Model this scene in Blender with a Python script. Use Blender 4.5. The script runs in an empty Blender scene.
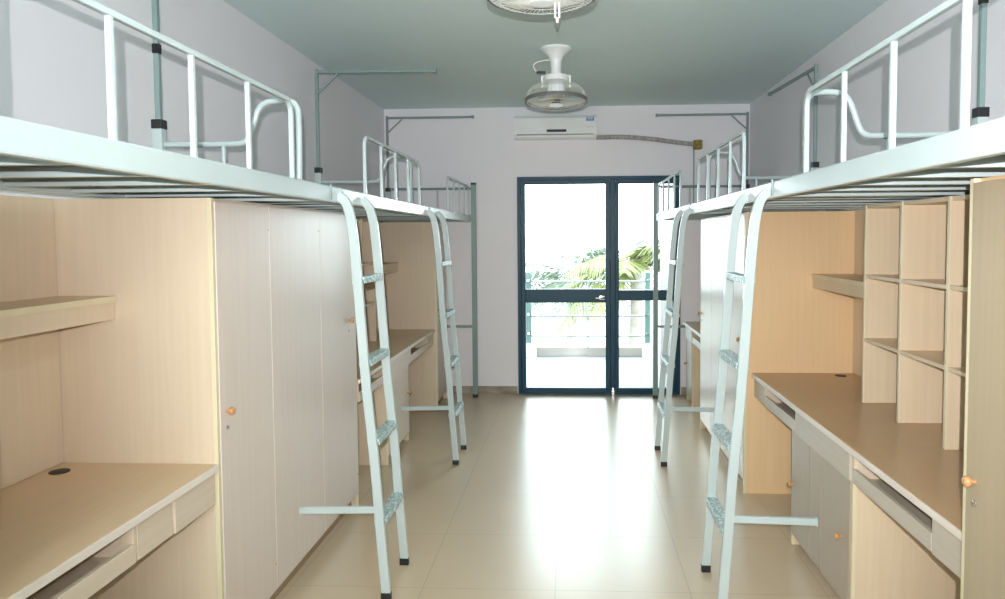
import bpy, bmesh, math, random
from mathutils import Vector, Matrix
random.seed(7)
COL = bpy.context.scene.collection
ORG = {}          # world origin of every object we make

# ------------------------------------------------------------------ geometry helpers
class MB:
    """collects shapes given in room coordinates; build() links them as one mesh object"""
    def __init__(self): self.bm = bmesh.new()
    def box(self, x0, x1, y0, y1, z0, z1, bev=0.0):
        b = bmesh.new()
        bmesh.ops.create_cube(b, size=1.0)
        sx, sy, sz = abs(x1-x0), abs(y1-y0), abs(z1-z0)
        for v in b.verts:
            v.co = Vector(((x0+x1)/2+v.co.x*sx, (y0+y1)/2+v.co.y*sy, (z0+z1)/2+v.co.z*sz))
        if bev > 0:
            bev = min(bev, min(sx, sy, sz)*0.4)
            bmesh.ops.bevel(b, geom=b.edges[:], offset=bev, segments=2, affect='EDGES', profile=0.6)
        self._merge(b)
        return self
    def _merge(self, b, M=None):
        bmesh.ops.recalc_face_normals(b, faces=b.faces[:])
        if M is not None: bmesh.ops.transform(b, matrix=M, verts=b.verts[:])
        me = bpy.data.meshes.new('tmp'); b.to_mesh(me); b.free()
        self.bm.from_mesh(me); bpy.data.meshes.remove(me)
    def tube(self, pts, r, n=10, closed=False, rect=None, cap=True, up=(0, 0, 1)):
        """round tube (radius r) or rectangular tube rect=(w,h) along pts"""
        pts = [Vector(p) for p in pts]; N = len(pts)
        b = bmesh.new(); rings = []
        ref = Vector(up)
        for i, p in enumerate(pts):
            if closed: t = pts[(i+1) % N]-pts[i-1]
            elif i == 0: t = pts[1]-pts[0]
            elif i == N-1: t = pts[-1]-pts[-2]
            else: t = (pts[i+1]-p).normalized()+(p-pts[i-1]).normalized()
            t.normalize()
            rr = ref if abs(t.dot(ref)) < 0.98 else (Vector((1, 0, 0)) if abs(t.x) < .9 else Vector((0, 1, 0)))
            s = t.cross(rr).normalized(); u = s.cross(t).normalized()
            sec = []
            if rect:
                w, h = rect[0]/2, rect[1]/2; c = min(w, h)*0.22
                for (a, d) in ((w, h-c), (w-c, h), (-w+c, h), (-w, h-c), (-w, -h+c), (-w+c, -h), (w-c, -h), (w, -h+c)):
                    sec.append(b.verts.new(p+s*a+u*d))
            else:
                for k in range(n):
                    a = 2*math.pi*k/n
                    sec.append(b.verts.new(p+s*(r*math.cos(a))+u*(r*math.sin(a))))
            rings.append(sec)
        m = len(rings[0])
        for i in range(N if closed else N-1):
            A, B = rings[i], rings[(i+1) % N]
            for k in range(m):
                b.faces.new((A[k], A[(k+1) % m], B[(k+1) % m], B[k]))
        if not closed and cap:
            b.faces.new(rings[0]); b.faces.new(rings[-1])
        self._merge(b); return self
    def lathe(self, prof, c, n=28, M=None):
        """prof = [(r,z)...] turned round the vertical through c"""
        b = bmesh.new(); rings = []
        for (r, z) in prof:
            rings.append([b.verts.new((r*math.cos(2*math.pi*k/n), r*math.sin(2*math.pi*k/n), z)) for k in range(n)])
        for i in range(len(rings)-1):
            for k in range(n):
                b.faces.new((rings[i][k], rings[i][(k+1) % n], rings[i+1][(k+1) % n], rings[i+1][k]))
        b.faces.new(rings[0]); b.faces.new(rings[-1])
        T = Matrix.Translation(Vector(c))
        self._merge(b, T @ M if M is not None else T); return self
    def build(self, name, mat, parent=None, loc=None, smooth=None):
        if loc is None: loc = ORG[parent.name] if parent else Vector((0, 0, 0))
        loc = Vector(loc)
        bmesh.ops.translate(self.bm, verts=self.bm.verts[:], vec=-loc)
        me = bpy.data.meshes.new(name); self.bm.to_mesh(me); self.bm.free()
        me.materials.append(mat)
        if smooth:
            for p in me.polygons: p.use_smooth = True
            try: me.set_sharp_from_angle(angle=math.radians(smooth))
            except Exception: pass
        o = bpy.data.objects.new(name, me); COL.objects.link(o)
        if parent:
            o.parent = parent; o.location = loc-ORG[parent.name]
        else: o.location = loc
        ORG[o.name] = loc
        return o

def thing(name, label, cat, loc, group=None):
    o = bpy.data.objects.new(name, None); COL.objects.link(o); o.empty_display_size = .05
    o.location = loc; ORG[o.name] = Vector(loc)
    o['label'] = label; o['category'] = cat
    if group: o['group'] = group
    return o
def tag(o, label, cat, group=None, kind=None):
    o['label'] = label; o['category'] = cat
    if group: o['group'] = group
    if kind: o['kind'] = kind
    return o
def struct(o, label=None):
    o['kind'] = 'structure'
    if label: o['label'] = label
    return o
def arc(c, r, a0, a1, n, ax):
    """points of an arc; ax(u,v) maps plane coordinates to room coordinates"""
    return [ax(c[0]+r*math.cos(math.radians(a0+(a1-a0)*i/n)), c[1]+r*math.sin(math.radians(a0+(a1-a0)*i/n))) for i in range(n+1)]
def smoothpath(P, it=3):
    P = [Vector(p) for p in P]
    for _ in range(it):
        Q = [P[0]]
        for a, b in zip(P[:-1], P[1:]):
            Q += [a*.75+b*.25, a*.25+b*.75]
        Q.append(P[-1]); P = Q
    return P

# ------------------------------------------------------------------ materials
def base_mat(name, col, rough=.5, metal=0, coat=0, spec=.5):
    m = bpy.data.materials.new(name); m.use_nodes = True
    b = m.node_tree.nodes['Principled BSDF']
    b.inputs['Base Color'].default_value = (*col, 1)
    b.inputs['Roughness'].default_value = rough
    b.inputs['Metallic'].default_value = metal
    b.inputs['Specular IOR Level'].default_value = spec
    if coat: b.inputs['Coat Weight'].default_value = coat; b.inputs['Coat Roughness'].default_value = .12
    return m
def noisy(name, c0, c1, scale=(4, 4, 4), rough=.5, detail=4, rvar=0, bump=0, metal=0, coat=0, spec=.5, lo=.35, hi=.65):
    m = base_mat(name, c0, rough, metal, coat, spec); nt = m.node_tree; N = nt.nodes; L = nt.links
    b = N['Principled BSDF']
    tc = N.new('ShaderNodeTexCoord'); mp = N.new('ShaderNodeMapping'); mp.inputs['Scale'].default_value = scale
    no = N.new('ShaderNodeTexNoise'); no.inputs['Scale'].default_value = 1; no.inputs['Detail'].default_value = detail
    cr = N.new('ShaderNodeValToRGB'); cr.color_ramp.elements[0].color = (*c0, 1); cr.color_ramp.elements[1].color = (*c1, 1)
    cr.color_ramp.elements[0].position = lo; cr.color_ramp.elements[1].position = hi
    L.new(tc.outputs['Object'], mp.inputs['Vector']); L.new(mp.outputs[0], no.inputs['Vector'])
    L.new(no.outputs['Fac'], cr.inputs[0]); L.new(cr.outputs[0], b.inputs['Base Color'])
    if rvar:
        mr = N.new('ShaderNodeMapRange'); mr.inputs['To Min'].default_value = rough-rvar; mr.inputs['To Max'].default_value = rough+rvar
        L.new(no.outputs['Fac'], mr.inputs['Value']); L.new(mr.outputs[0], b.inputs['Roughness'])
    if bump:
        bp = N.new('ShaderNodeBump'); bp.inputs['Strength'].default_value = bump; bp.inputs['Distance'].default_value = .002
        L.new(no.outputs['Fac'], bp.inputs['Height']); L.new(bp.outputs[0], b.inputs['Normal'])
    return m

M = {}
M['wall'] = noisy('wall_paint', (.84, .81, .835), (.86, .83, .855), (1.2, 1.2, 1.2), .7, bump=.05)
M['ceiling'] = noisy('ceiling_paint', (.69, .84, .83), (.71, .86, .85), (.8, .8, .8), .8)
M['lam'] = noisy('beige_laminate', (.645, .53, .385), (.67, .555, .41), (55, 55, 2.2), .38, rvar=.04, detail=3, spec=.4)
M['lamR'] = noisy('warm_lit_laminate', (.74, .515, .285), (.77, .54, .31), (55, 55, 2.2), .38, rvar=.04, detail=3, spec=.4)  # same laminate, warm flash and bounce light put into the colour
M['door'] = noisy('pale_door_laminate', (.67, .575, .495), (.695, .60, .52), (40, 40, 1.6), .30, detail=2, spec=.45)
M['lamB'] = noisy('shelf_laminate', (.66, .53, .36), (.69, .56, .39), (55, 55, 2.2), .4, detail=3, spec=.4)
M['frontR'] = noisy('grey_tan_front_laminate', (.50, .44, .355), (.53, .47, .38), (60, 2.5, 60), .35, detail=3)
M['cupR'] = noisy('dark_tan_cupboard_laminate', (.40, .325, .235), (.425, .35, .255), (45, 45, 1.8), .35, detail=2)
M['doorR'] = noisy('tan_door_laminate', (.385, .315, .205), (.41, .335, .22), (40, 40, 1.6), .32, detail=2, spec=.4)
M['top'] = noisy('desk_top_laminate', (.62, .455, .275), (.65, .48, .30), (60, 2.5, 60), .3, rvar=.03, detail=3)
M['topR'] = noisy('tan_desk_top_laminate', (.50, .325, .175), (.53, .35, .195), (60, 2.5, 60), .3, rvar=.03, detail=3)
M['edge'] = noisy('pale_edge_band', (.66, .59, .39), (.70, .63, .43), (9, 9, 2), .4)
M['front'] = noisy('desk_front_laminate', (.62, .52, .40), (.67, .56, .44), (60, 2.5, 60), .35, detail=6)
M['toplip'] = noisy('desk_edge_trim', (.74, .66, .58), (.78, .70, .62), (40, 2, 40), .35)
M['kick'] = noisy('kick_board', (.33, .23, .12), (.38, .27, .15), (30, 3, 30), .5)
M['metal'] = noisy('pale_green_enamel', (.44, .515, .505), (.47, .545, .535), (3, 3, 3), .33, coat=.25)
M['dmetal'] = noisy('grey_green_enamel', (.20, .28, .265), (.235, .315, .30), (3, 3, 3), .38)
M['board'] = noisy('shade_black_bed_board', (.012, .009, .008), (.03, .018, .012), (40, 4, 40), .8)  # near black: shade under the beds put into the board colour
M['black'] = noisy('black_plastic', (.008, .008, .009), (.014, .014, .015), (20, 20, 20), .45)
M['knob'] = noisy('turned_wood_knob', (.50, .25, .10), (.56, .30, .13), (60, 60, 20), .35)
M['steel'] = noisy('bright_steel', (.6, .6, .6), (.68, .68, .67), (30, 30, 30), .25, metal=1)
M['teal'] = noisy('dark_teal_aluminium', (.003, .045, .080), (.005, .058, .10), (3, 3, 3), .4, spec=.3)
M['white'] = noisy('white_plastic', (.84, .85, .84), (.87, .88, .87), (8, 8, 8), .35)
M['acgrey'] = noisy('grey_vent_plastic', (.30, .30, .32), (.35, .35, .37), (8, 8, 8), .5)
M['blue'] = noisy('blue_sticker', (.03, .22, .55), (.05, .28, .62), (30, 30, 30), .4)
M['wire'] = noisy('painted_wire', (.62, .63, .58), (.70, .71, .66), (20, 20, 20), .35)
M['rim'] = noisy('dull_cage_rim', (.12, .125, .115), (.17, .175, .16), (20, 20, 20), .45)
M['blade'] = noisy('translucent_fan_blade', (.52, .50, .40), (.58, .56, .46), (6, 6, 6), .3)
M['lag'] = noisy('wrapped_pipe_lagging', (.30, .27, .25), (.46, .43, .41), (40, 12, 12), .8, bump=.4)
M['foam'] = noisy('old_brown_foam', (.22, .17, .05), (.34, .27, .10), (40, 40, 40), .9, bump=.4)
M['base'] = noisy('brown_baseboard_tile', (.25, .20, .14), (.42, .36, .28), (6, 6, 20), .3)
M['kerb'] = noisy('kerb_concrete', (.21, .185, .16), (.23, .205, .18), (5, 5, 5), .8)
M['conc'] = noisy('balcony_tile', (.125, .13, .14), (.14, .145, .155), (2, 2, 2), .5)
M['rail'] = noisy('green_railing_paint', (.05, .10, .085), (.065, .115, .10), (6, 6, 6), .4)
M['railwhite'] = noisy('pale_railing_tube', (.17, .19, .18), (.2, .22, .21), (6, 6, 6), .35)
M['bark'] = noisy('palm_bark', (.14, .12, .10), (.18, .16, .14), (4, 4, 14), .9, bump=.5)
M['ground'] = noisy('pale_ground', (.20, .21, .20), (.26, .27, .26), (.05, .05, .05), .9)
M['leafA'] = noisy('frond_green', (.10, .125, .04), (.155, .165, .05), (2, 2, 2), .55)
M['leafB'] = noisy('frond_grey_green', (.115, .15, .105), (.15, .175, .125), (2, 2, 2), .55)
for k in ('leafA', 'leafB'):
    b = M[k].node_tree.nodes['Principled BSDF']

def floor_mat():
    m = base_mat('polished_floor_tile', (.6, .5, .36), .12); nt = m.node_tree; N = nt.nodes; L = nt.links; b = N['Principled BSDF']
    tc = N.new('ShaderNodeTexCoord'); sep = N.new('ShaderNodeSeparateXYZ'); L.new(tc.outputs['Object'], sep.inputs[0])
    def joint(out, off, pitch):
        a = N.new('ShaderNodeMath'); a.operation = 'ADD'; a.inputs[1].default_value = -off+100*pitch; L.new(out, a.inputs[0])
        d = N.new('ShaderNodeMath'); d.operation = 'DIVIDE'; d.inputs[1].default_value = pitch; L.new(a.outputs[0], d.inputs[0])
        f = N.new('ShaderNodeMath'); f.operation = 'FRACT'; L.new(d.outputs[0], f.inputs[0])
        s = N.new('ShaderNodeMath'); s.operation = 'SUBTRACT'; s.inputs[1].default_value = .5; L.new(f.outputs[0], s.inputs[0])
        ab = N.new('ShaderNodeMath'); ab.operation = 'ABSOLUTE'; L.new(s.outputs[0], ab.inputs[0])
        g = N.new('ShaderNodeMath'); g.operation = 'GREATER_THAN'; g.inputs[1].default_value = .5-.0022/pitch; L.new(ab.outputs[0], g.inputs[0])
        return g.outputs[0]
    j1 = joint(sep.outputs[0], -.085, .605); j2 = joint(sep.outputs[1], 3.24, .61)
    mx = N.new('ShaderNodeMath'); mx.operation = 'MAXIMUM'; L.new(j1, mx.inputs[0]); L.new(j2, mx.inputs[1])
    no = N.new('ShaderNodeTexNoise'); no.inputs['Scale'].default_value = 1.6; no.inputs['Detail'].default_value = 3
    L.new(tc.outputs['Object'], no.inputs['Vector'])
    cr = N.new('ShaderNodeValToRGB'); cr.color_ramp.elements[0].position = .3; cr.color_ramp.elements[1].position = .7
    cr.color_ramp.elements[0].color = (.58, .465, .315, 1); cr.color_ramp.elements[1].color = (.61, .495, .345, 1)
    L.new(no.outputs['Fac'], cr.inputs[0])
    mix = N.new('ShaderNodeMix'); mix.data_type = 'RGBA'; L.new(mx.outputs[0], mix.inputs['Factor'])
    L.new(cr.outputs[0], mix.inputs['A']); mix.inputs['B'].default_value = (.45, .37, .26, 1)
    L.new(mix.outputs['Result'], b.inputs['Base Color'])
    mr = N.new('ShaderNodeMapRange'); mr.inputs['To Min'].default_value = .27; mr.inputs['To Max'].default_value = .31
    L.new(no.outputs['Fac'], mr.inputs['Value']); L.new(mr.outputs[0], b.inputs['Roughness'])
    n2 = N.new('ShaderNodeTexNoise'); n2.inputs['Scale'].default_value = 9; L.new(tc.outputs['Object'], n2.inputs['Vector'])
    bp = N.new('ShaderNodeBump'); bp.inputs['Strength'].default_value = .12; bp.inputs['Distance'].default_value = .004
    L.new(n2.outputs['Fac'], bp.inputs['Height']); L.new(bp.outputs[0], b.inputs['Normal'])
    b.inputs['Specular IOR Level'].default_value = .6
    return m
M['floor'] = floor_mat()

def glass_mat():
    m = bpy.data.materials.new('clear_glass'); m.use_nodes = True; nt = m.node_tree; N = nt.nodes; L = nt.links
    for n in list(N): N.remove(n)
    out = N.new('ShaderNodeOutputMaterial'); t = N.new('ShaderNodeBsdfTransparent'); t.inputs[0].default_value = (.93, .98, .97, 1)
    g = N.new('ShaderNodeBsdfGlossy'); g.inputs['Roughness'].default_value = .02
    fr = N.new('ShaderNodeFresnel'); fr.inputs[0].default_value = 1.45
    mx = N.new('ShaderNodeMixShader'); L.new(fr.outputs[0], mx.inputs[0]); L.new(t.outputs[0], mx.inputs[1]); L.new(g.outputs[0], mx.inputs[2])
    L.new(mx.outputs[0], out.inputs[0]); return m
M['glass'] = glass_mat()

def brick_mat():
    m = base_mat('tan_wall_tile', (.4, .3, .25), .5); nt = m.node_tree; N = nt.nodes; L = nt.links; b = N['Principled BSDF']
    tc = N.new('ShaderNodeTexCoord'); mp = N.new('ShaderNodeMapping'); mp.inputs['Rotation'].default_value = (math.pi/2, 0, math.pi/2)
    br = N.new('ShaderNodeTexBrick'); br.inputs['Scale'].default_value = 1
    br.inputs['Brick Width'].default_value = .2; br.inputs['Row Height'].default_value = .06; br.inputs['Mortar Size'].default_value = .006
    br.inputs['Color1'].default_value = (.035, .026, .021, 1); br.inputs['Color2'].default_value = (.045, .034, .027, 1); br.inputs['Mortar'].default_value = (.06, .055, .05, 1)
    cx = N.new('ShaderNodeSeparateXYZ'); cc = N.new('ShaderNodeCombineXYZ'); L.new(tc.outputs['Object'], cx.inputs[0])
    L.new(cx.outputs[1], cc.inputs[0]); L.new(cx.outputs[2], cc.inputs[1]); L.new(cc.outputs[0], br.inputs['Vector'])
    L.new(br.outputs[0], b.inputs['Base Color']); return m
M['brick'] = brick_mat()
def tread_mat():
    m = base_mat('chequered_tread', (.42, .54, .54), .35); nt = m.node_tree; N = nt.nodes; L = nt.links; b = N['Principled BSDF']
    tc = N.new('ShaderNodeTexCoord'); v = N.new('ShaderNodeTexVoronoi'); v.inputs['Scale'].default_value = 75
    L.new(tc.outputs['Object'], v.inputs['Vector'])
    cr = N.new('ShaderNodeValToRGB'); cr.color_ramp.elements[0].color = (.66, .76, .75, 1); cr.color_ramp.elements[1].color = (.26, .38, .38, 1)
    cr.color_ramp.elements[0].position = .25; cr.color_ramp.elements[1].position = .6
    L.new(v.outputs['Distance'], cr.inputs[0]); L.new(cr.outputs[0], b.inputs['Base Color'])
    bp = N.new('ShaderNodeBump'); bp.inputs['Strength'].default_value = .6; bp.inputs['Distance'].default_value = .003; bp.invert = True
    L.new(v.outputs['Distance'], bp.inputs['Height']); L.new(bp.outputs[0], b.inputs['Normal']); return m
M['tread'] = tread_mat()

# ------------------------------------------------------------------ the room
XL, XR, YB, YN, H = -1.906, 1.751, 7.405, -1.35, 2.90
struct(MB().box(XL-.12, XR+.12, YN-.12, YB+.14, -.12, 0).build('floor', M['floor']))
struct(MB().box(XL-.12, XR+.12, YN-.12, YB+.14, H, H+.12).build('ceiling', M['ceiling']))
struct(MB().box(XL-.12, XL, YN-.12, YB+.14, 0, H).build('wall_left', M['wall']))
struct(MB().box(XR, XR+.12, YN-.12, YB+.14, 0, H).build('wall_right', M['wall']))
DX0, DX1, DZ = -.56, 1.078, 2.205
w = MB(); w.box(XL, DX0, YB, YB+.14, 0, H); w.box(DX1, XR, YB, YB+.14, 0, H); w.box(DX0, DX1, YB, YB+.14, DZ, H)
struct(w.build('wall_back', M['wall']))
# wall behind the camera, with a doorway and an added unseen window for fill light
WX0, WX1, WZ0, WZ1 = -1.3, .35, 1.2, 2.5
EX0, EX1, EZ = .6, 1.5, 2.15
w = MB()
for (a, b_, c, d) in ((XL, WX0, 0, H), (WX0, WX1, 0, WZ0), (WX0, WX1, WZ1, H), (WX1, EX0, 0, H), (EX0, EX1, EZ, H), (EX1, XR, 0, H)):
    w.box(a, b_, YN-.12, YN, c, d)
struct(w.build('wall_front', M['wall']))
w = MB()
for (a, b_, c, d) in ((WX0, WX1, WZ0, WZ0+.05), (WX0, WX1, WZ1-.05, WZ1), (WX0, WX0+.05, WZ0+.05, WZ1-.05), (WX1-.05, WX1, WZ0+.05, WZ1-.05), (-.65, -.60, WZ0+.05, WZ1-.05)):
    w.box(a, b_, YN-.09, YN-.03, c, d, .004)
wf = struct(w.build('added_fill_window', M['teal']))
MB().box(WX0+.05, WX1-.05, YN-.063, YN-.058, WZ0+.05, WZ1-.05).build('fill_window_pane', M['glass'], wf)
w = MB(); w.box(XL, DX0-.01, YB-.012, YB, 0, .078, .003); struct(w.build('baseboard_back', M['base']))
w = MB(); w.box(DX1+.01, XR, YB-.012, YB, 0, .078, .003); struct(w.build('baseboard_right', M['base']))

dd = MB(); dd.box(EX0, EX1, YN-.08, YN-.035, .005, EZ, .003)
for (a, b_) in ((.15, .95), (1.1, 1.95)): dd.box(EX0+.14, EX1-.14, YN-.04, YN-.028, a, b_, .006)
dd = struct(dd.build('door_2', M['door']))
hh = MB(); hh.tube(smoothpath([(EX0+.08, YN-.03, 1.02), (EX0+.08, YN+.02, 1.02), (EX0+.2, YN+.02, 1.02)], 2), .009); hh.build('door_handle', M['steel'], dd, smooth=40)

# balcony door: outer frame, hinged leaf, fixed side light
FY0, FY1 = YB-.012, YB+.055
def fr(mb, x0, x1, z0, z1, y0=FY0, y1=FY1, b=.004): mb.box(x0, x1, y0, y1, z0, z1, b)
m = MB(); fr(m, DX0, DX0+.035, 0, DZ); fr(m, DX1-.035, DX1, 0, DZ); fr(m, DX0+.035, DX1-.035, DZ-.035, DZ); fr(m, .375, .425, 0, DZ-.035)
fr(m, DX0+.035, .375, 0, .02); fr(m, .425, DX1-.035, 0, .02)
D = struct(m.build('door_1', M['teal']))
m = MB(); y0, y1 = FY0-.004, FY1-.012
fr(m, DX0+.037, -.479, .022, DZ-.037, y0, y1); fr(m, .328, .373, .022, DZ-.037, y0, y1)
fr(m, -.479, .328, .022, .066, y0, y1); fr(m, -.479, .328, 2.128, DZ-.037, y0, y1); fr(m, -.479, .328, .935, 1.072, y0, y1)
leaf = m.build('door_leaf', M['teal'], D)
for z0, z1 in ((.066, .935), (1.072, 2.128)):
    MB().box(-.479, .328, YB+.014, YB+.019, z0, z1).build('glass_pane', M['glass'], leaf)
h = MB(); h.box(.262, .322, y0-.008, y0, .965, 1.005, .003)
h.tube(smoothpath([(.31, y0-.004, .985), (.31, y0-.045, .985), (.29, y0-.05, .985), (.225, y0-.05, .985)], 2), .009)
h.lathe([(.012, 0), (.012, .012)], (.292, y0-.006, .99), 12, Matrix.Rotation(math.pi/2, 4, 'X'))
h.build('door_handle', M['steel'], leaf, smooth=40)
m = MB(); fr(m, .427, .463, .022, DZ-.037); fr(m, .999, DX1-.037, .022, DZ-.037)
fr(m, .463, .999, .022, .066); fr(m, .463, .999, 2.128, DZ-.037); fr(m, .463, .999, .955, 1.06)
side = m.build('side_light', M['teal'], D)
for z0, z1 in ((.066, .955), (1.06, 2.128)):
    MB().box(.463, .999, YB+.014, YB+.019, z0, z1).build('glass_pane', M['glass'], side)
m = MB(); m.box(.385, .415, FY0-.03, FY0-.001, .0, .05, .004); m.box(.392, .408, FY0-.026, FY0-.004, .05, .075, .003)
m.build('floor_bolt', M['steel'], D)

# balcony
struct(MB().box(-2.2, 1.9, YB+.14, 10.35, -.14, -.02).build('balcony_floor', M['conc']))
struct(MB().box(-.50, .96, 9.885, 10.1, -.02, .105, .01).build('balcony_kerb', M['kerb']))
struct(MB().box(1.10, 1.25, 7.56, 9.3, -.02, 2.9).build('balcony_side_wall', M['brick']))
R_ = thing('balcony_railing', 'green posted balcony railing with pale horizontal tubes outside the glass door', 'railing', (.22, 9.95, -.02))
for px in (-.60, 1.0):
    p = MB(); p.box(px-.035, px+.035, 9.85, 9.92, .16, 1.12, .005); pp = p.build('railing_post', M['rail'], R_)
    q = MB(); q.box(px-.07, px+.07, 9.80, 9.97, -.02, .16, .01); q.build('post_base', M['white'], pp)
    for z in (.30, .56, .80, 1.02):
        q = MB(); q.lathe([(.018, -.02), (.022, 0), (.018, .02)], (px, 9.835, z), 12, Matrix.Rotation(math.pi/2, 4, 'X')); q.build('bolt', M['steel'], pp, smooth=50)
for z in (.26, .53, .78, 1.0):
    MB().tube([(-.57, 9.885, z), (.97, 9.885, z)], .013).build('railing_tube', M['railwhite'], R_, smooth=50)
for k, px in enumerate((.20,)):
    MB().tube([(px, 9.90, .105), (px, 9.90, 1.01)], .012).build('railing_upright', M['railwhite'], R_, smooth=50)
struct(MB().box(-70, 70, 11, 150, -9.2, -9.0).build('ground', M['ground']))
def palm(x, y, ztop, L, n, mat, label, seed, droop=1.0):
    rnd = random.Random(seed)
    T = thing('palm_tree', label, 'tree', (x, y, -9.0), 'palms beyond the balcony')
    tr = MB(); pts = [(x+.15*math.sin(i*.7), y, -9+(ztop+9)*i/12) for i in range(13)]
    tr.tube(pts, .13, 10); tr.build('trunk', M['bark'], T, smooth=60)
    cx, cz = pts[-1][0], ztop
    for k in range(n):
        az = 2*math.pi*(k/n)+rnd.uniform(-.2, .2); el = math.radians(rnd.uniform(-8, 68)); ln = L*rnd.uniform(.8, 1.1)
        dirh = Vector((math.cos(az), math.sin(az), 0)); P = []
        for i in range(9):
            t = i/8; rr = ln*t*math.cos(el)*(1-.12*t); zz = ln*t*math.sin(el)-droop*ln*.55*t*t
            P.append(Vector((cx, y, cz))+dirh*rr+Vector((0, 0, zz)))
        f = MB(); f.tube(P, .018, 5)
        bm = f.bm; sd = dirh.cross(Vector((0, 0, 1)))
        for i in range(26):
            t = .12+.88*i/26; a = t*8; i0 = min(int(a), 7); c = P[i0].lerp(P[i0+1], a-i0); tan = (P[i0+1]-P[i0]).normalized()
            ll = ln*.30*math.sin(math.pi*min(1, .15+t*.83))+.08
            for s in (-1, 1):
                tip = c+sd*s*ll*.8+tan*ll*.45+Vector((0, 0, -ll*rnd.uniform(.25, .6)))
                wv = tan*.028
                v = [bm.verts.new(c-wv), bm.verts.new(c+wv), bm.verts.new(c.lerp(tip, .55)+wv*.9+Vector((0, 0, .02))), bm.verts.new(tip), bm.verts.new(c.lerp(tip, .55)-wv*.9+Vector((0, 0, .02)))]
                bm.faces.new(v)
        f.build('frond', mat, T)
palm(-.15, 19.3, .45, 2.5, 15, M['leafB'], 'grey green palm nearest the middle of the glass door leaf', 3)
palm(1.15, 15.0, .95, 1.9, 15, M['leafA'], 'yellow green palm straddling the thick middle door post', 5)
palm(.35, 13.2, -1.0, 1.7, 14, M['leafA'], 'low palm crown showing beneath the middle rail of the door', 8)
palm(3.3, 24.5, 1.1, 2.6, 14, M['leafB'], 'pale palm seen through the narrow fixed side panel', 11)

# ------------------------------------------------------------------ furniture
def bx(mb, s, a0, a1, y0, y1, z0, z1, b=.0015):
    """box whose distance from the room's centre line runs a0..a1 on side s"""
    mb.box(min(s*a0, s*a1), max(s*a0, s*a1), y0, y1, z0, z1, b); return mb
def knob(parent, s, a, y, z, lock=True):
    k = MB(); Mx = Matrix.Rotation(-s*math.pi/2, 4, 'Y')
    k.lathe([(.006, 0), (.006, .010), (.013, .014), (.0155, .022), (.012, .029), (.004, .031)], (s*a, y, z), 16, Mx)
    k.build('knob', M['knob'], parent, smooth=50)
    if lock:
        l = MB(); l.lathe([(.009, 0), (.009, .004), (.006, .006)], (s*a, y, z-.058), 14, Mx)
        l.box(s*a-.0075, s*a+.0075, y-.0015, y+.0015, z-.066, z-.05)
        l.build('keyhole', M['steel'], parent, smooth=40)

def wardrobe(label, s, a0, a1, y0, y1, zt, doors, knobs, kick=.08, near_edge=False):
    """carcass from a0 (front) to a1 (wall); doors = seam positions"""
    W = thing('wardrobe', label, 'wardrobe', (s*(a0+a1)/2, (y0+y1)/2, 0), 'built in wardrobes')
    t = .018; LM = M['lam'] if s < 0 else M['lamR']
    for e0 in (y0, y1-t):
        c = MB(); bx(c, s, a0+.02, a1, e0, e0+t, 0, zt); c.build('side_panel', LM, W)
    c = MB(); bx(c, s, a0+.02, a1, y0+t, y1-t, zt-t, zt); bx(c, s, a0+.02, a1, y0+t, y1-t, kick, kick+t); bx(c, s, a1-.01, a1, y0+t, y1-t, kick+t, zt-t)
    c.build('carcass', LM, W)
    c = MB(); bx(c, s, a0+.045, a0+.06, y0+t, y1-t, 0, kick); c.build('kick_board', M['kick'], W)
    for (e0, e1) in ((y0, y0+t), (y1-t, y1)):
        c = MB(); bx(c, s, a0+.003, a0+.02, e0, e1, 0, zt); c.build('edge_strip', M['edge'], W)
    ds = []
    for i in range(len(doors)-1):
        c = MB(); bx(c, s, a0, a0+.018, doors[i]+.0025, doors[i+1]-.0025, kick+.005, zt-.012, .0015)
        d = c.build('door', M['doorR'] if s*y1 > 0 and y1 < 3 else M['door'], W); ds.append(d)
        c = MB()
        for z in (zt-.11, kick+.12):
            c.lathe([(.004, 0), (.004, .002)], (s*a0, doors[i+1]-.012, z), 8, Matrix.Rotation(-s*math.pi/2, 4, 'Y'))
        c.build('screw_cap', M['kick'], d)
    for (di, y, z) in knobs: knob(ds[di], s, a0, y, z)
    return W

# right hand side knobs / doors follow the photograph
wardrobe('left wardrobe standing nearest the camera beside the near desk', -1, 1.28, 1.87, .35, 1.532, 1.742, [.37, .96, 1.514], [(1, 1.47, .95)])
wardrobe('tall three door wardrobe on the left, right after the near desk', -1, 1.28, 1.87, 2.549, 4.255, 1.744, [2.567, 3.035, 3.65, 4.237], [(0, 2.615, .962), (2, 4.10, 1.13)])
wardrobe('far left wardrobe behind the second ladder, next to the end wall', -1, 1.25, 1.87, 6.655, 7.195, 1.742, [6.673, 7.177], [(0, 6.73, .93)])
wardrobe('beige wardrobe cut by the right edge of the photo', 1, 1.05, 1.715, .55, 2.01, 1.744, [.57, 1.28, 1.992], [(1, 1.945, .95)])
wardrobe('bright reflecting right wardrobe behind the nearer right ladder', 1, 1.05, 1.715, 4.535, 6.10, 1.744, [4.553, 5.08, 5.61, 6.082], [(0, 4.62, .95), (2, 6.03, .97)])

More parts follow.
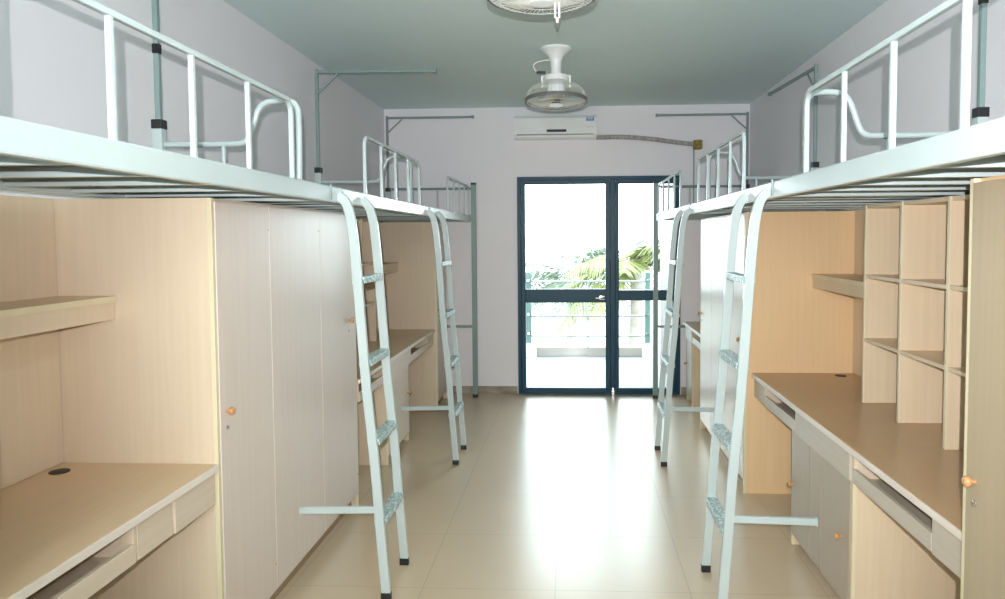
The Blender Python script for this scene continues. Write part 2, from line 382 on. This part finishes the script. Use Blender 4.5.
def desk(label, s, af, ab, y0, y1, zt, tray, drawer, ped=None, doors=None, knobs=(), near_side=None, hole=None, ends=(), far_leg=None, side_ply=True, kneeback=True):
    """af front edge, ab wall; tray=(y0,y1) open keyboard tray; drawer=(y0,y1); ped=(y0,y1) cupboard"""
    Dk = thing('desk', label, 'desk', (s*(af+ab)/2, (y0+y1)/2, 0), 'built in study desks')
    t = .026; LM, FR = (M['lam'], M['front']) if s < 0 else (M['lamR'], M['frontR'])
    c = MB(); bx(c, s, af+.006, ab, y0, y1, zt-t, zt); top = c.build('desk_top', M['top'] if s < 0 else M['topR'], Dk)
    c = MB(); bx(c, s, af, af+.006, y0, y1, zt-t, zt-.0005, .002); c.build('front_edge', M['toplip'], top)
    if hole:
        c = MB(); c.lathe([(.033, 0), (.033, .003), (.024, .005)], (s*hole[0], hole[1], zt), 20); c.build('cable_grommet', M['black'], top, smooth=40)
    z1, z0 = zt-t, zt-.145
    c = MB()
    for (e0, e1) in ends: bx(c, s, af+.018, af+.036, e0, e1, z0, z1)
    if ends: c.build('apron', FR, Dk)
    if drawer:
        c = MB(); bx(c, s, af+.012, af+.030, drawer[0]+.003, drawer[1]-.003, z0, z1-.004); d = c.build('drawer', FR, Dk)
        c = MB()
        for yy in (drawer[0]+.006, drawer[1]-.018): bx(c, s, af+.030, ab-.12, yy, yy+.012, z0+.012, z1-.02)
        bx(c, s, af+.030, ab-.12, drawer[0]+.018, drawer[1]-.018, z0+.012, z0+.018); c.build('drawer_box', LM, d)
    if tray:
        a, b_ = tray
        c = MB(); bx(c, s, af+.016, af+.032, a+.003, b_-.003, z0, z0+.058); bx(c, s, af+.032, ab-.15, a+.006, b_-.006, z0+.006, z0+.018)
        c.build('keyboard_tray', FR, Dk)
        for yy in (a-.008, b_-.008):
            c = MB(); bx(c, s, af+.02, ab-.1, yy, yy+.016, z0, z1); c.build('tray_side', M['lam'], Dk)
        c = MB(); bx(c, s, ab-.14, ab-.125, a+.008, b_-.008, z0, z1); c.build('tray_back', LM, Dk)
    if ped:
        p0, p1 = ped; k = .06
        for e0 in (p0, p1-.018):
            c = MB(); bx(c, s, af+.05, ab, e0, e0+.018, 0, z0-.002); c.build('cupboard_side', LM if s < 0 else M['lamB'], Dk)
        c = MB(); bx(c, s, af+.05, ab, p0+.018, p1-.018, k, k+.018); bx(c, s, ab-.012, ab, p0+.018, p1-.018, k+.018, z0-.002); bx(c, s, af+.05, ab-.012, p0+.018, p1-.018, z0-.02, z0-.002)
        c.build('cupboard_carcass', LM, Dk)
        c = MB(); bx(c, s, af+.075, af+.09, p0+.018, p1-.018, 0, k); c.build('kick_board', M['kick'], Dk)
        for e0 in (p0, p1-.018):
            c = MB(); bx(c, s, af+.034, af+.05, e0, e0+.018, 0, z0-.002); c.build('edge_strip', M['edge'], Dk)
        dl = []
        for i in range(len(doors)-1):
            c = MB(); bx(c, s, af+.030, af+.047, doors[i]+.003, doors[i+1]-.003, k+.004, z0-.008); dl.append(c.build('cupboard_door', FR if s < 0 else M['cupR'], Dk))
        for (i, y, z) in knobs: knob(dl[i], s, af+.03, y, z, lock=False)
    if far_leg:
        c = MB(); bx(c, s, af+.03, ab, far_leg, far_leg+.018, 0, zt-t); c.build('leg_panel', LM, Dk)
    return Dk
desk('near left desk with tan top and black cable hole', -1, 1.28, 1.868, 1.536, 2.546, .785, (1.575, 2.065), (2.27, 2.54), hole=(1.80, 2.44), ends=((2.076, 2.266),), far_leg=1.538)
desk('nearer of the two left desks behind the first ladder', -1, 1.268, 1.868, 4.258, 5.00, .758, (4.30, 4.98), None, far_leg=4.27)
desk('farther of the two left desks, pale drawer above a cupboard with one knob', -1, 1.268, 1.868, 5.004, 6.652, .758, (5.70, 6.37), (5.03, 5.69), ped=(5.02, 5.68), doors=[5.02, 5.68], knobs=[(0, 5.62, .39)], ends=((6.38, 6.648),))
desk('near right desk with empty kneehole beside the right edge wardrobe', 1, 1.093, 1.713, 2.014, 2.9485, .757, (2.29, 2.937), (2.02, 2.282), far_leg=2.016)
desk('far right desk with two door cupboard and wooden knobs', 1, 1.093, 1.713, 2.949, 4.531, .757, (3.69, 4.28), (2.955, 3.68), ped=(2.975, 3.80), doors=[2.993, 3.335, 3.505, 3.785], knobs=[(2, 3.75, .33), (0, 3.08, .335)], hole=(1.60, 4.44), ends=((4.288, 4.527),))
desk('last desk at the far right, by the balcony door', 1, 1.075, 1.713, 6.104, 7.19, .765, (6.12, 6.75), (6.76, 7.15), ped=(6.86, 7.18), doors=[6.86, 7.18], knobs=[(0, 7.12, .37)])

def hutch(label, s, ab, y0, y1, zb, zt, af=None, divs=(), shelf=None, cells=(), back=.012, top=True, shelf_a=None):
    LM = M['lam'] if s < 0 else M['lamB']
    Ht = thing('bookshelf', label, 'bookshelf', (s*ab, (y0+y1)/2, zb), 'bookshelves above the desks')
    c = MB(); bx(c, s, ab-back, ab, y0, y1, zb+.001, zt); c.build('back_panel', LM, Ht)
    for d in divs:
        c = MB(); bx(c, s, af+.006, ab-back, d-.009, d+.009, zb+.001, zt); dd = c.build('divider', LM, Ht)
        c = MB(); bx(c, s, af, af+.006, d-.009, d+.009, zb+.001, zt, .001); c.build('edge_strip', M['edge'], dd)
    for (c0, c1) in cells:
        for z in (1.402, 1.085):
            c = MB(); bx(c, s, af+.006, ab-back, c0+.009, c1-.009, z-.018, z); sh = c.build('shelf', M['top'], Ht)
            c = MB(); bx(c, s, af+.001, af+.006, c0+.009, c1-.009, z-.016, z, .001); c.build('edge_strip', LM, sh)
        c = MB(); bx(c, s, af+.006, ab-back, c0+.009, c1-.009, zt-.018, zt); c.build('top_panel', LM, Ht)
    if shelf:
        sa, s0, s1, sz = shelf
        c = MB(); bx(c, s, sa, ab-back, s0, s1, sz-.022, sz); sh = c.build('shelf', M['top'], Ht)
        c = MB(); bx(c, s, sa-.004, sa, s0, s1, sz-.022, sz, .001); c.build('edge_strip', M['edge'], sh)
        c = MB(); bx(c, s, sa+.004, sa+.02, s0, s1, sz-.085, sz-.022); c.build('shelf_apron', LM, sh)
    return Ht
hutch('wall shelf above the near left desk', -1, 1.872, 1.536, 2.546, .785, 1.745, shelf=(1.645, 1.54, 2.545, 1.395))
hutch('pigeonhole shelves above the left desk behind the first ladder', -1, 1.872, 4.259, 6.652, .758, 1.745, af=1.60, divs=(4.27, 4.68, 5.1, 5.5, 5.86), cells=((4.27, 4.68), (4.68, 5.1), (5.1, 5.5), (5.5, 5.86)), shelf=(1.60, 5.87, 6.65, 1.375))
hutch('pigeonhole shelves at the far end of the right desks, with short apron shelf', 1, 1.714, 2.90, 4.531, .757, 1.745, af=1.447, divs=(3.72, 3.32, 2.91), cells=((3.32, 3.72), (2.91, 3.32)), shelf=(1.452, 3.73, 4.53, 1.364))
hutch('pigeonhole shelves half hidden behind the wardrobe at the right edge', 1, 1.714, 2.014, 2.897, .757, 1.745, af=1.447, divs=(2.45, 2.024), cells=((2.45, 2.90), (2.024, 2.45)))

# ------------------------------------------------------------------ beds
AF = {-1: 1.01, 1: .809}
ZR0, ZR1 = 1.750, 1.818
def bed(label, s, y0, y1, ab, guards, last=False, gtop=2.096):
    af = AF[s]
    B = thing('loft_bed', label, 'bed', (s*(af+ab)/2, (y0+y1)/2, ZR0), 'loft beds along both walls')
    P = lambda a, y, z: (s*a, y, z)
    # front rail: folded steel section with a lower lip
    m = MB(); bx(m, s, af, af+.028, y0+.003, y1-.003, ZR0, ZR1, .006)
    m.build('side_rail', M['metal'], B)
    m = MB(); bx(m, s, ab-.02, ab+.012, y0+.03, y1-.03, ZR0, ZR1-.01, .004); m.build('wall_rail', M['metal'], B)
    for yy in (y0+.005, y1-.035):
        m = MB(); bx(m, s, af+.03, ab-.02, yy, yy+.03, ZR0+.004, ZR1-.02, .003); m.build('end_rail', M['metal'], B)
    n = 6
    for i in range(n):
        yy = y0+(y1-y0)*(i+1)/(n+1)
        m = MB(); bx(m, s, af+.03, ab-.02, yy-.012, yy+.012, 1.758, 1.786, .003); m.build('slat', M['metal'], B)
    m = MB(); bx(m, s, af+.03, ab-.022, y0+.04, y1-.04, 1.788, 1.80); m.build('bed_board', M['board'], B)
    # joint bracket
    m = MB(); bx(m, s, af-.004, af, y1-.022, y1-.003, ZR0+.008, ZR1+.006, .001); m.build('joint_bracket', M['dmetal'], B)
    # guard rail
    g0, g1 = guards[0], guards[-1]; a = af+.010; R = .05
    path = [P(a, g0, ZR1-.002), P(a, g0, gtop-R)]
    path += arc((g0+R, gtop-R), R, 180, 90, 6, lambda u, v: P(a, u, v))
    path += arc((g1-R, gtop-R), R, 90, 0, 6, lambda u, v: P(a, u, v)) + [P(a, g1, ZR1-.002)]
    m = MB(); m.tube(path, 0, rect=(.016, .016), up=(1, 0, 0)); G = m.build('guard_rail', M['metal'], B)
    for gy in guards[1:-1]:
        m = MB(); m.box(min(s*(a-.007), s*(a+.007)), max(s*(a-.007), s*(a+.007)), gy-.007, gy+.007, ZR1-.002, gtop-.007, .002); m.build('guard_post', M['metal'], G)
    # end board
    ye = y1-.02
    if not last:
        p = [P(ab-.01, ye, 1.995), P(af+.52, ye, 1.993), P(af+.42, ye, 1.993), P(af+.35, ye, 1.995), P(af+.325, ye, 2.06), P(af+.29, ye, 2.16), P(af+.21, ye, 2.172), P(af+.13, ye, 2.165), P(af+.125, ye, 2.06), P(af+.13, ye, 1.82)]
        m = MB(); m.tube(smoothpath(p), .0125, 10, up=(0, 1, 0)); E_ = m.build('end_board', M['metal'], B, smooth=50)
        m = MB(); m.tube([P(af+.45, ye, 1.985), P(af+.45, ye, 1.79)], .009, 8, up=(0, 1, 0)); m.build('end_board_support', M['metal'], E_, smooth=50)
        z0 = 1.75
    else:
        m = MB(); m.tube([P(ab-.02, y1+.026, 2.083), P(af-.01, y1+.026, 2.083)], .012, 10, up=(0, 1, 0)); E_ = m.build('end_board', M['dmetal'], B, smooth=50)
        for k in (.33, .58):
            m = MB(); m.tube([P(af+k, y1+.026, 2.078), P(af+k, y1+.026, 1.77)], .009, 8, up=(0, 1, 0)); m.build('end_board_support', M['metal'], E_, smooth=50)
        z0 = .03
        m = MB(); pf = af-.032 if s < 0 else af
        bx(m, s, pf-.022, pf+.026, y1+.002, y1+.05, .03, 2.118, .004); fp = m.build('end_post', M['dmetal'], B)
        m = MB(); bx(m, s, pf-.023, pf+.027, y1+.001, y1+.051, 2.118, 2.14, .003); bx(m, s, pf-.024, pf+.028, y1, y1+.052, 0, .03, .003); m.build('plastic_cap', M['black'], fp)
        m = MB(); bx(m, s, pf+.026, ab-.022, y1+.012, y1+.037, .70, .725, .003); m.build('stretcher', M['dmetal'], B)
    yc = y1-.028 if not last else y1+.026
    m = MB(); bx(m, s, ab-.021, ab+.021, yc-.021, yc+.021, z0, 2.06, .004); cp = m.build('corner_post', M['metal'], B)
    m = MB(); bx(m, s, ab-.023, ab+.023, yc-.023, yc+.023, 2.058, 2.097, .004)
    if last: bx(m, s, ab-.023, ab+.023, yc-.023, yc+.023, 0, .03, .003)
    m.build('plastic_cap', M['black'], cp)
    return B
Js = [.94, 3.04, 5.14, 7.215]
G1 = [1.245, 1.59, 1.94, 2.28, 2.635]; G2 = [3.575, 3.885, 4.20, 4.52, 4.845]; G3 = [5.64, 5.98, 6.34, 6.70, 7.05]; G3L = [5.96, 6.27, 6.58, 6.88, 7.17]
bed('loft bed frame nearest the camera on the left, filling the top left corner', -1, Js[0], Js[1], 1.73, G1)
bed('middle loft bed on the left, from the first ladder to the second', -1, Js[1], Js[2], 1.79, G2)
bed('farthest loft bed on the left, ending in a full height corner post', -1, Js[2], Js[3], 1.835, G3L, True)
bed('loft bed frame nearest the camera on the right, above the pigeonhole shelves', 1, Js[0], Js[1], 1.612, G1)
bed('middle loft bed on the right, behind the nearer right ladder', 1, Js[1], Js[2], 1.648, G2)
bed('farthest loft bed on the right, in front of the balcony door', 1, Js[2], Js[3], 1.69, G3, True)

def net_pole(label, s, ab, y, zt, end, zbr=None):
    T = thing('net_pole', label, 'pole', (s*ab, y, 2.097), 'mosquito net poles on the bed posts')
    m = MB(); m.box(s*ab-.011, s*ab+.011, y-.011, y+.011, 2.097, zt+.02, .003); m.build('upright', M['dmetal'], T)
    st = Vector((s*ab, y, zt)); en = Vector(end); d = (en-st).normalized()
    m = MB(); m.tube([st+d*.011, en], 0, rect=(.02, .02)); A = m.build('arm', M['dmetal'], T)
    m = MB(); m.tube([en-d*.002, en+d*.022], 0, rect=(.027, .027)); m.build('end_cap', M['dmetal'], A)
    m = MB(); m.tube([st+Vector((0, 0, -.14))+d*.012, st+d*.15+Vector((0, 0, -.012))], .007, 8); m.build('brace', M['dmetal'], T)
    if y < 4:
        zz = 2.37 if s < 0 else 2.50
        m = MB(); m.box(s*ab-.014, s*ab+.014, y-.014, y+.014, zz, zz+.04, .003); m.build('joint_sleeve', M['black'], T)
net_pole('net pole on the left wall nearest the camera, its top cut off by the photo', -1, 1.73, 3.012, 2.768, (-.90, 3.012, 2.765))
net_pole('middle net pole on the left wall with long arm towards the ceiling fan', -1, 1.79, 5.112, 2.762, (-.965, 5.112, 2.757))
net_pole('farthest net pole on the left, in the corner of the end wall', -1, 1.835, 7.241, 2.785, (-.99, 7.241, 2.785))
net_pole('net pole on the right wall nearest the camera, beside the tall guard post', 1, 1.612, 3.012, 2.768, (.80, 3.012, 2.765))
net_pole('middle net pole on the right wall, arm turned along the wall', 1, 1.648, 5.112, 2.735, (1.585, 6.03, 2.735))
net_pole('farthest net pole on the right, arm reaching over the air conditioner pipe', 1, 1.69, 7.241, 2.775, (.83, 7.241, 2.775))

# ------------------------------------------------------------------ ladders
def ladder(label, s, yn, yf):
    af = AF[s]
    T = thing('bed_ladder', label, 'ladder', (s*(af-.2), (yn+yf)/2, 0), 'steel ladders hooked on the beds')
    prof = [(.182, .025), (.160, .30), (.145, .55), (.128, .75), (.108, .95), (.092, 1.20), (.078, 1.42), (.066, 1.58), (.054, 1.69), (.034, 1.755), (.0, 1.782)]
    P = [(s*(af-o), z) for o, z in prof]
    def at(z):
        for (o0, z0), (o1, z1) in zip(prof[:-1], prof[1:]):
            if z0 <= z <= z1: return s*(af-(o0+(o1-o0)*(z-z0)/(z1-z0)))
    for y in (yn, yf):
        m = MB(); pts = smoothpath([(x, y, z) for x, z in P], 2)
        m.tube(pts, 0, rect=(.040, .022), up=(0, 1, 0))
        r = m.build('side_rail', M['metal'], T)
        m = MB(); x0 = s*(af-.181); m.box(x0-.022, x0+.022, y-.0135, y+.0135, 0, .034, .003); m.build('rubber_foot', M['black'], r)
    for z in (.355, .708, 1.058, 1.42):
        x = at(z); m = MB(); m.box(x-.026, x+.026, yn+.010, yf-.010, z-.009, z+.009, .003)
        m.box(x-.028, x-.024, yn+.010, yf-.010, z-.02, z+.0, .001); m.box(x+.024, x+.028, yn+.010, yf-.010, z-.02, z+.0, .001)
        m.build('rung', M['tread'], T)
    x = at(.40); m = MB()
    m.tube([(x+s*.018, yn, .405), (s*(af+.19 if s < 0 else af+.205), yn, .397)], 0, rect=(.020, .030)); br = m.build('brace', M['metal'], T)
    e = s*(af+.19 if s < 0 else af+.205)
    m = MB(); m.box(min(e, e+s*.006), max(e, e+s*.006), yn-.014, yn+.014, .38, .414, .002); m.build('brace_plug', M['metal'], br)
    return T
ladder('left ladder nearest the camera, in front of the three door wardrobe', -1, 3.125, 3.475)
ladder('far left ladder, in front of the small left wardrobe by the end wall', -1, 5.055, 5.43)
ladder('right ladder nearest the camera, overlapping the orange tan wardrobe side', 1, 3.075, 3.455)
ladder('far right ladder, seen against the balcony door', 1, 5.065, 5.455)

# ------------------------------------------------------------------ air conditioner
A = thing('air_conditioner', 'white split air conditioner on the end wall above the balcony door', 'air conditioner', (-.17, YB, 2.56))
ax0, ax1, az0, az1 = -.575, .235, 2.562, 2.79
b = bmesh.new()
prof = [(0, az0+.01), (-.14, az0), (-.175, az0+.035), (-.19, az0+.085), (-.185, az1-.03), (-.16, az1-.004), (0, az1)]
m = MB(); vs0 = [m.bm.verts.new((ax0, YB+p[0], p[1])) for p in prof]; vs1 = [m.bm.verts.new((ax1, YB+p[0], p[1])) for p in prof]
n = len(prof)
for i in range(n): m.bm.faces.new((vs0[i], vs0[(i+1) % n], vs1[(i+1) % n], vs1[i]))
m.bm.faces.new(vs0); m.bm.faces.new(vs1); bmesh.ops.recalc_face_normals(m.bm, faces=m.bm.faces[:]); b.free()
body = m.build('casing', M['white'], A)
m = MB(); m.box(ax0+.03, ax1-.03, YB-.183, YB-.165, az0+.034, az0+.044, .002); m.build('outlet_slot', M['acgrey'], A)
m = MB(); m.box(ax0+.03, ax1-.03, YB-.188, YB-.176, az0+.012, az0+.031, .003); m.build('air_louver', M['white'], A)
m = MB(); m.box(-.25, -.06, YB-.196, YB-.185, az0+.062, az0+.086, .002); m.build('display_strip', M['black'], A)
m = MB(); m.box(ax0+.01, ax1-.01, YB-.1925, YB-.187, az0+.098, az0+.106, .001); m.build('panel_seam', M['white'], A)
m = MB(); m.box(.135, .21, YB-.191, YB-.183, az1-.062, az1-.03, .001); st = m.build('energy_sticker', M['blue'], A)
m = MB(); m.box(.138, .207, YB-.189, YB-.183, az0+.095, az0+.11, .001); m.build('badge', M['acgrey'], A)
m = MB(); m.box(.145, .2, YB-.1925, YB-.19, az1-.048, az1-.044); m.box(.15, .195, YB-.1925, YB-.19, az1-.039, az1-.036); m.build('sticker_print', M['white'], st)
T = thing('coolant_pipe', 'wrapped grey coolant pipe running right from the air conditioner', 'pipe', (.72, YB-.04, 2.52))
m = MB(); m.tube(smoothpath([(.236, YB-.045, 2.585), (.5, YB-.045, 2.588), (.77, YB-.045, 2.565), (1.0, YB-.045, 2.53), (1.20, YB-.045, 2.505)]), .022, 10, up=(0, 1, 0)); m.build('lagging', M['lag'], T, smooth=50)
m = MB(); m.box(1.19, 1.275, YB-.10, YB-.001, 2.455, 2.545, .015); m.build('wall_plug', M['foam'], T)
m = MB(); m.tube([(1.20, YB-.02, 2.50), (1.202, YB-.02, 2.30), (1.20, YB-.02, 1.9)], .006, 8, up=(0, 1, 0)); m.build('drain_cord', M['dmetal'], T, smooth=50)

# ------------------------------------------------------------------ ceiling fans
def fan(label, x, y, tilt, az, rod=False):
    T = thing('ceiling_fan', label, 'fan', (x, y, H), 'orbiting cage fans under the ceiling')
    m = MB(); m.lathe([(.105, 0), (.105, -.012), (.085, -.03), (.055, -.055), (.04, -.09), (.034, -.15), (.036, -.19)][::-1], (x, y, H), 28); m.build('ceiling_mount', M['white'], T, smooth=40)
    m = MB(); m.lathe([(.05, -.18), (.085, -.19), (.085, -.225), (.05, -.235)][::-1], (x, y, H), 24)
    for q in (-1, 1): m.box(x+q*.095-.008, x+q*.095+.008, y-.02, y+.02, H-.27, H-.19, .003)
    m.box(x-.1, x+.1, y-.02, y+.02, H-.2, H-.188, .003); m.build('yoke', M['white'], T, smooth=40)
    m = MB(); m.box(x-.135, x-.07, y-.035, y-.015, H-.178, H-.163, .003); m.build('connector', M['black'], T)
    m = MB(); m.tube(smoothpath([(x-.13, y-.02, H-.17), (x-.165, y-.02, H-.12), (x-.12, y-.01, H-.09), (x-.04, y, H-.08)]), .004, 6); m.build('cable', M['white'], T)
    C = Vector((x, y, H-.36)); Rm = Matrix.Rotation(tilt, 4, 'X') @ Matrix.Rotation(az, 4, 'Y'); TM = Matrix.Translation(C) @ Rm
    def tr(p): return TM @ Vector(p)
    # motor
    m = MB(); m.lathe([(.05, .125), (.062, .11), (.068, .05), (.05, .022), (.02, .014)][::-1], C, 24, Rm); m.build('motor_housing', M['white'], T, smooth=40)
    m = MB(); m.lathe([(.018, .012), (.036, .0), (.036, -.012), (.018, -.022)][::-1], C, 20, Rm); hub = m.build('hub', M['black'], T, smooth=40)
    R = .212
    # cage: rings and many radial wires above and below the blades
    m = MB(); nW = 48
    for k in range(nW):
        a = 2*math.pi*k/nW; ca, sa = math.cos(a), math.sin(a)
        for sg, z0 in ((1, .10), (-1, -.028)):
            pts = []
            for (r, z) in ((.045, z0), (.10, z0*1.02), (.165, z0*.92), (.198, z0*.55), (R, 0)): pts.append(tr((r*ca, r*sa, z)))
            m.tube(pts, .0012, 4, cap=False)
    for (r, z) in ((.10, .102), (.165, .092), (.10, -.0286), (.165, -.0258)):
        m.tube([tr((r*math.cos(t*math.pi/20), r*math.sin(t*math.pi/20), z)) for t in range(40)], .0016, 5, closed=True)
    cage = m.build('cage', M['wire'], T)
    m = MB(); m.tube([tr((R*math.cos(t*math.pi/24), R*math.sin(t*math.pi/24), 0)) for t in range(48)], 0, closed=True, rect=(.010, .024)); m.build('cage_rim', M['rim'], T)
    m = MB(); m.lathe([(.046, -.0), (.05, .004), (.046, .008)], tr((0, 0, -.036)), 24, Rm); m.build('cage_badge', M['white'], T, smooth=40)
    for k in range(3):
        a = 2*math.pi*k/3+.4; m = MB(); bm = m.bm; rows = []
        for i in range(9):
            r = .035+.145*i/8; wd = .030+.050*math.sin(math.pi*min(1, .15+.75*i/8)); tw = .55-.25*i/8
            row = []
            for j in range(7):
                u = (j/6-.5)*2; an = a+u*wd/r*.9; an = a+math.atan2(u*wd, r)
                row.append(tr((r*math.cos(an), r*math.sin(an), -.002+u*wd*tw*.45)))
            rows.append(row)
        f0 = [[bm.verts.new(p) for p in row] for row in rows]; off = Rm.to_3x3() @ Vector((0, 0, -.003)); f1 = [[bm.verts.new(p+off) for p in row] for row in rows]
        for i in range(8):
            for j in range(6):
                bm.faces.new((f0[i][j], f0[i][j+1], f0[i+1][j+1], f0[i+1][j])); bm.faces.new((f1[i][j], f1[i+1][j], f1[i+1][j+1], f1[i][j+1]))
        for i in range(8):
            for j in (0, 6): bm.faces.new((f0[i][j], f0[i+1][j], f1[i+1][j], f1[i][j]))
        for j in range(6):
            for i in (0, 8): bm.faces.new((f0[i][j], f0[i][j+1], f1[i][j+1], f1[i][j]))
        bmesh.ops.recalc_face_normals(bm, faces=bm.faces[:])
        m.build('blade', M['blade'], T, smooth=60)
    if rod:
        m = MB()
        for dx in (-.008, .008): m.tube([tr((.06+dx, .02, .02)), tr((.06+dx, .02, -.086))], .004, 8)
        m.lathe([(.004, 0), (.007, .006), (.004, .02)], tr((.06, .02, -.104)), 10)
        m.build('pull_rod', M['white'], T, smooth=50)
fan('farther cage fan hanging from the ceiling before the air conditioner', -.112, 5.13, math.radians(-4), math.radians(0))
fan('nearer ceiling fan, only its lower rim showing at the top edge', -.118, 2.90, math.radians(0), math.radians(0), rod=True)

# ------------------------------------------------------------------ light
em = bpy.data.materials.new('fill_light_tube'); em.use_nodes = True
eb = em.node_tree.nodes['Principled BSDF']; eb.inputs['Emission Color'].default_value = (.88, .97, 1.0, 1); eb.inputs['Emission Strength'].default_value = 9
for lx, lb in ((-.6, 'left'), (.6, 'right')):  # unseen tubes added near the camera to brighten the room
    T = thing('added_fill_lamp', 'added unseen fill light tube on the ceiling near the camera, %s of the two' % lb, 'lamp', (lx, 1.0, H))
    m = MB(); m.box(lx-.035, lx+.035, .36, 1.64, H-.04, H, .004); m.build('fill_lamp_housing', M['white'], T)
    for yy in (.375, 1.605):
        m = MB(); m.box(lx-.02, lx+.02, yy, yy+.02, H-.10, H-.04, .004); m.build('fill_lamp_holder', M['white'], T)
    m = MB(); m.tube([(lx, .396, H-.08), (lx, 1.604, H-.08)], .018, 12); m.build('tube', em, T, smooth=50)
wd = bpy.data.worlds.new('World'); bpy.context.scene.world = wd; wd.use_nodes = True
bg = wd.node_tree.nodes['Background']; bg.inputs[0].default_value = (.86, .94, 1.0, 1); bg.inputs[1].default_value = 3.4
def area(name, loc, rot, sx, sy, energy=0, col=(1, 1, 1), portal=False, spread=None):
    l = bpy.data.lights.new(name, 'AREA'); l.shape = 'RECTANGLE'; l.size = sx; l.size_y = sy; l.energy = energy; l.color = col
    if portal: l.cycles.is_portal = True
    o = bpy.data.objects.new(name, l); o.location = loc; o.rotation_euler = rot; COL.objects.link(o); return o
area('door_daylight_portal', ((DX0+DX1)/2, YB+.16, DZ/2), (-math.pi/2, 0, 0), DX1-DX0, DZ, portal=True)
area('fill_window_portal', ((WX0+WX1)/2, YN-.13, (WZ0+WZ1)/2), (math.pi/2, 0, 0), WX1-WX0, WZ1-WZ0, portal=True)
fl = bpy.data.lights.new('camera_flash', 'SPOT'); fl.energy = 135; fl.spot_size = math.radians(104); fl.spot_blend = 1.0; fl.shadow_soft_size = .005; fl.color = (1, .98, 1.0)
fo = bpy.data.objects.new('camera_flash', fl); fo.location = (0, -.085, 1.672); fo.rotation_euler = (math.radians(93), 0, math.radians(-2)); COL.objects.link(fo)

# ------------------------------------------------------------------ camera
F, yaw, pitch, roll, eye, sx, sy = 732.5, .052, .0503, .006, 1.5956, 32.36, -25.17
cam = bpy.data.cameras.new('camera'); co = bpy.data.objects.new('camera', cam); COL.objects.link(co)
cam.sensor_fit = 'HORIZONTAL'; cam.sensor_width = 36; cam.lens = F/1005*36
cam.shift_x = -sx/1005; cam.shift_y = sy/1005*1.0
cy_, sn = math.cos(yaw), math.sin(yaw)
r = Vector((cy_, sn, 0)); f = Vector((-sn, cy_, 0)); u = Vector((0, 0, 1))
f2 = f*math.cos(pitch)-u*math.sin(pitch); u2 = u*math.cos(pitch)+f*math.sin(pitch)
r3 = r*math.cos(roll)-u2*math.sin(roll); u3 = u2*math.cos(roll)+r*math.sin(roll)
mt = Matrix((r3, u3, -f2)).transposed().to_4x4(); mt.translation = Vector((0, 0, eye)); co.matrix_world = mt
cam.clip_start = .02; cam.clip_end = 400
sc = bpy.context.scene; sc.camera = co
sc.view_settings.view_transform = 'Standard'; sc.view_settings.look = 'None'; sc.view_settings.gamma = 1; sc.view_settings.use_curve_mapping = False
sc.view_settings.exposure = 1.9
sc.cycles.max_bounces = 10; sc.cycles.diffuse_bounces = 6; sc.cycles.glossy_bounces = 4; sc.cycles.transparent_max_bounces = 12
sc.cycles.use_denoising = True; sc.cycles.caustics_reflective = False; sc.cycles.caustics_refractive = False
sc.cycles.sample_clamp_indirect = 6
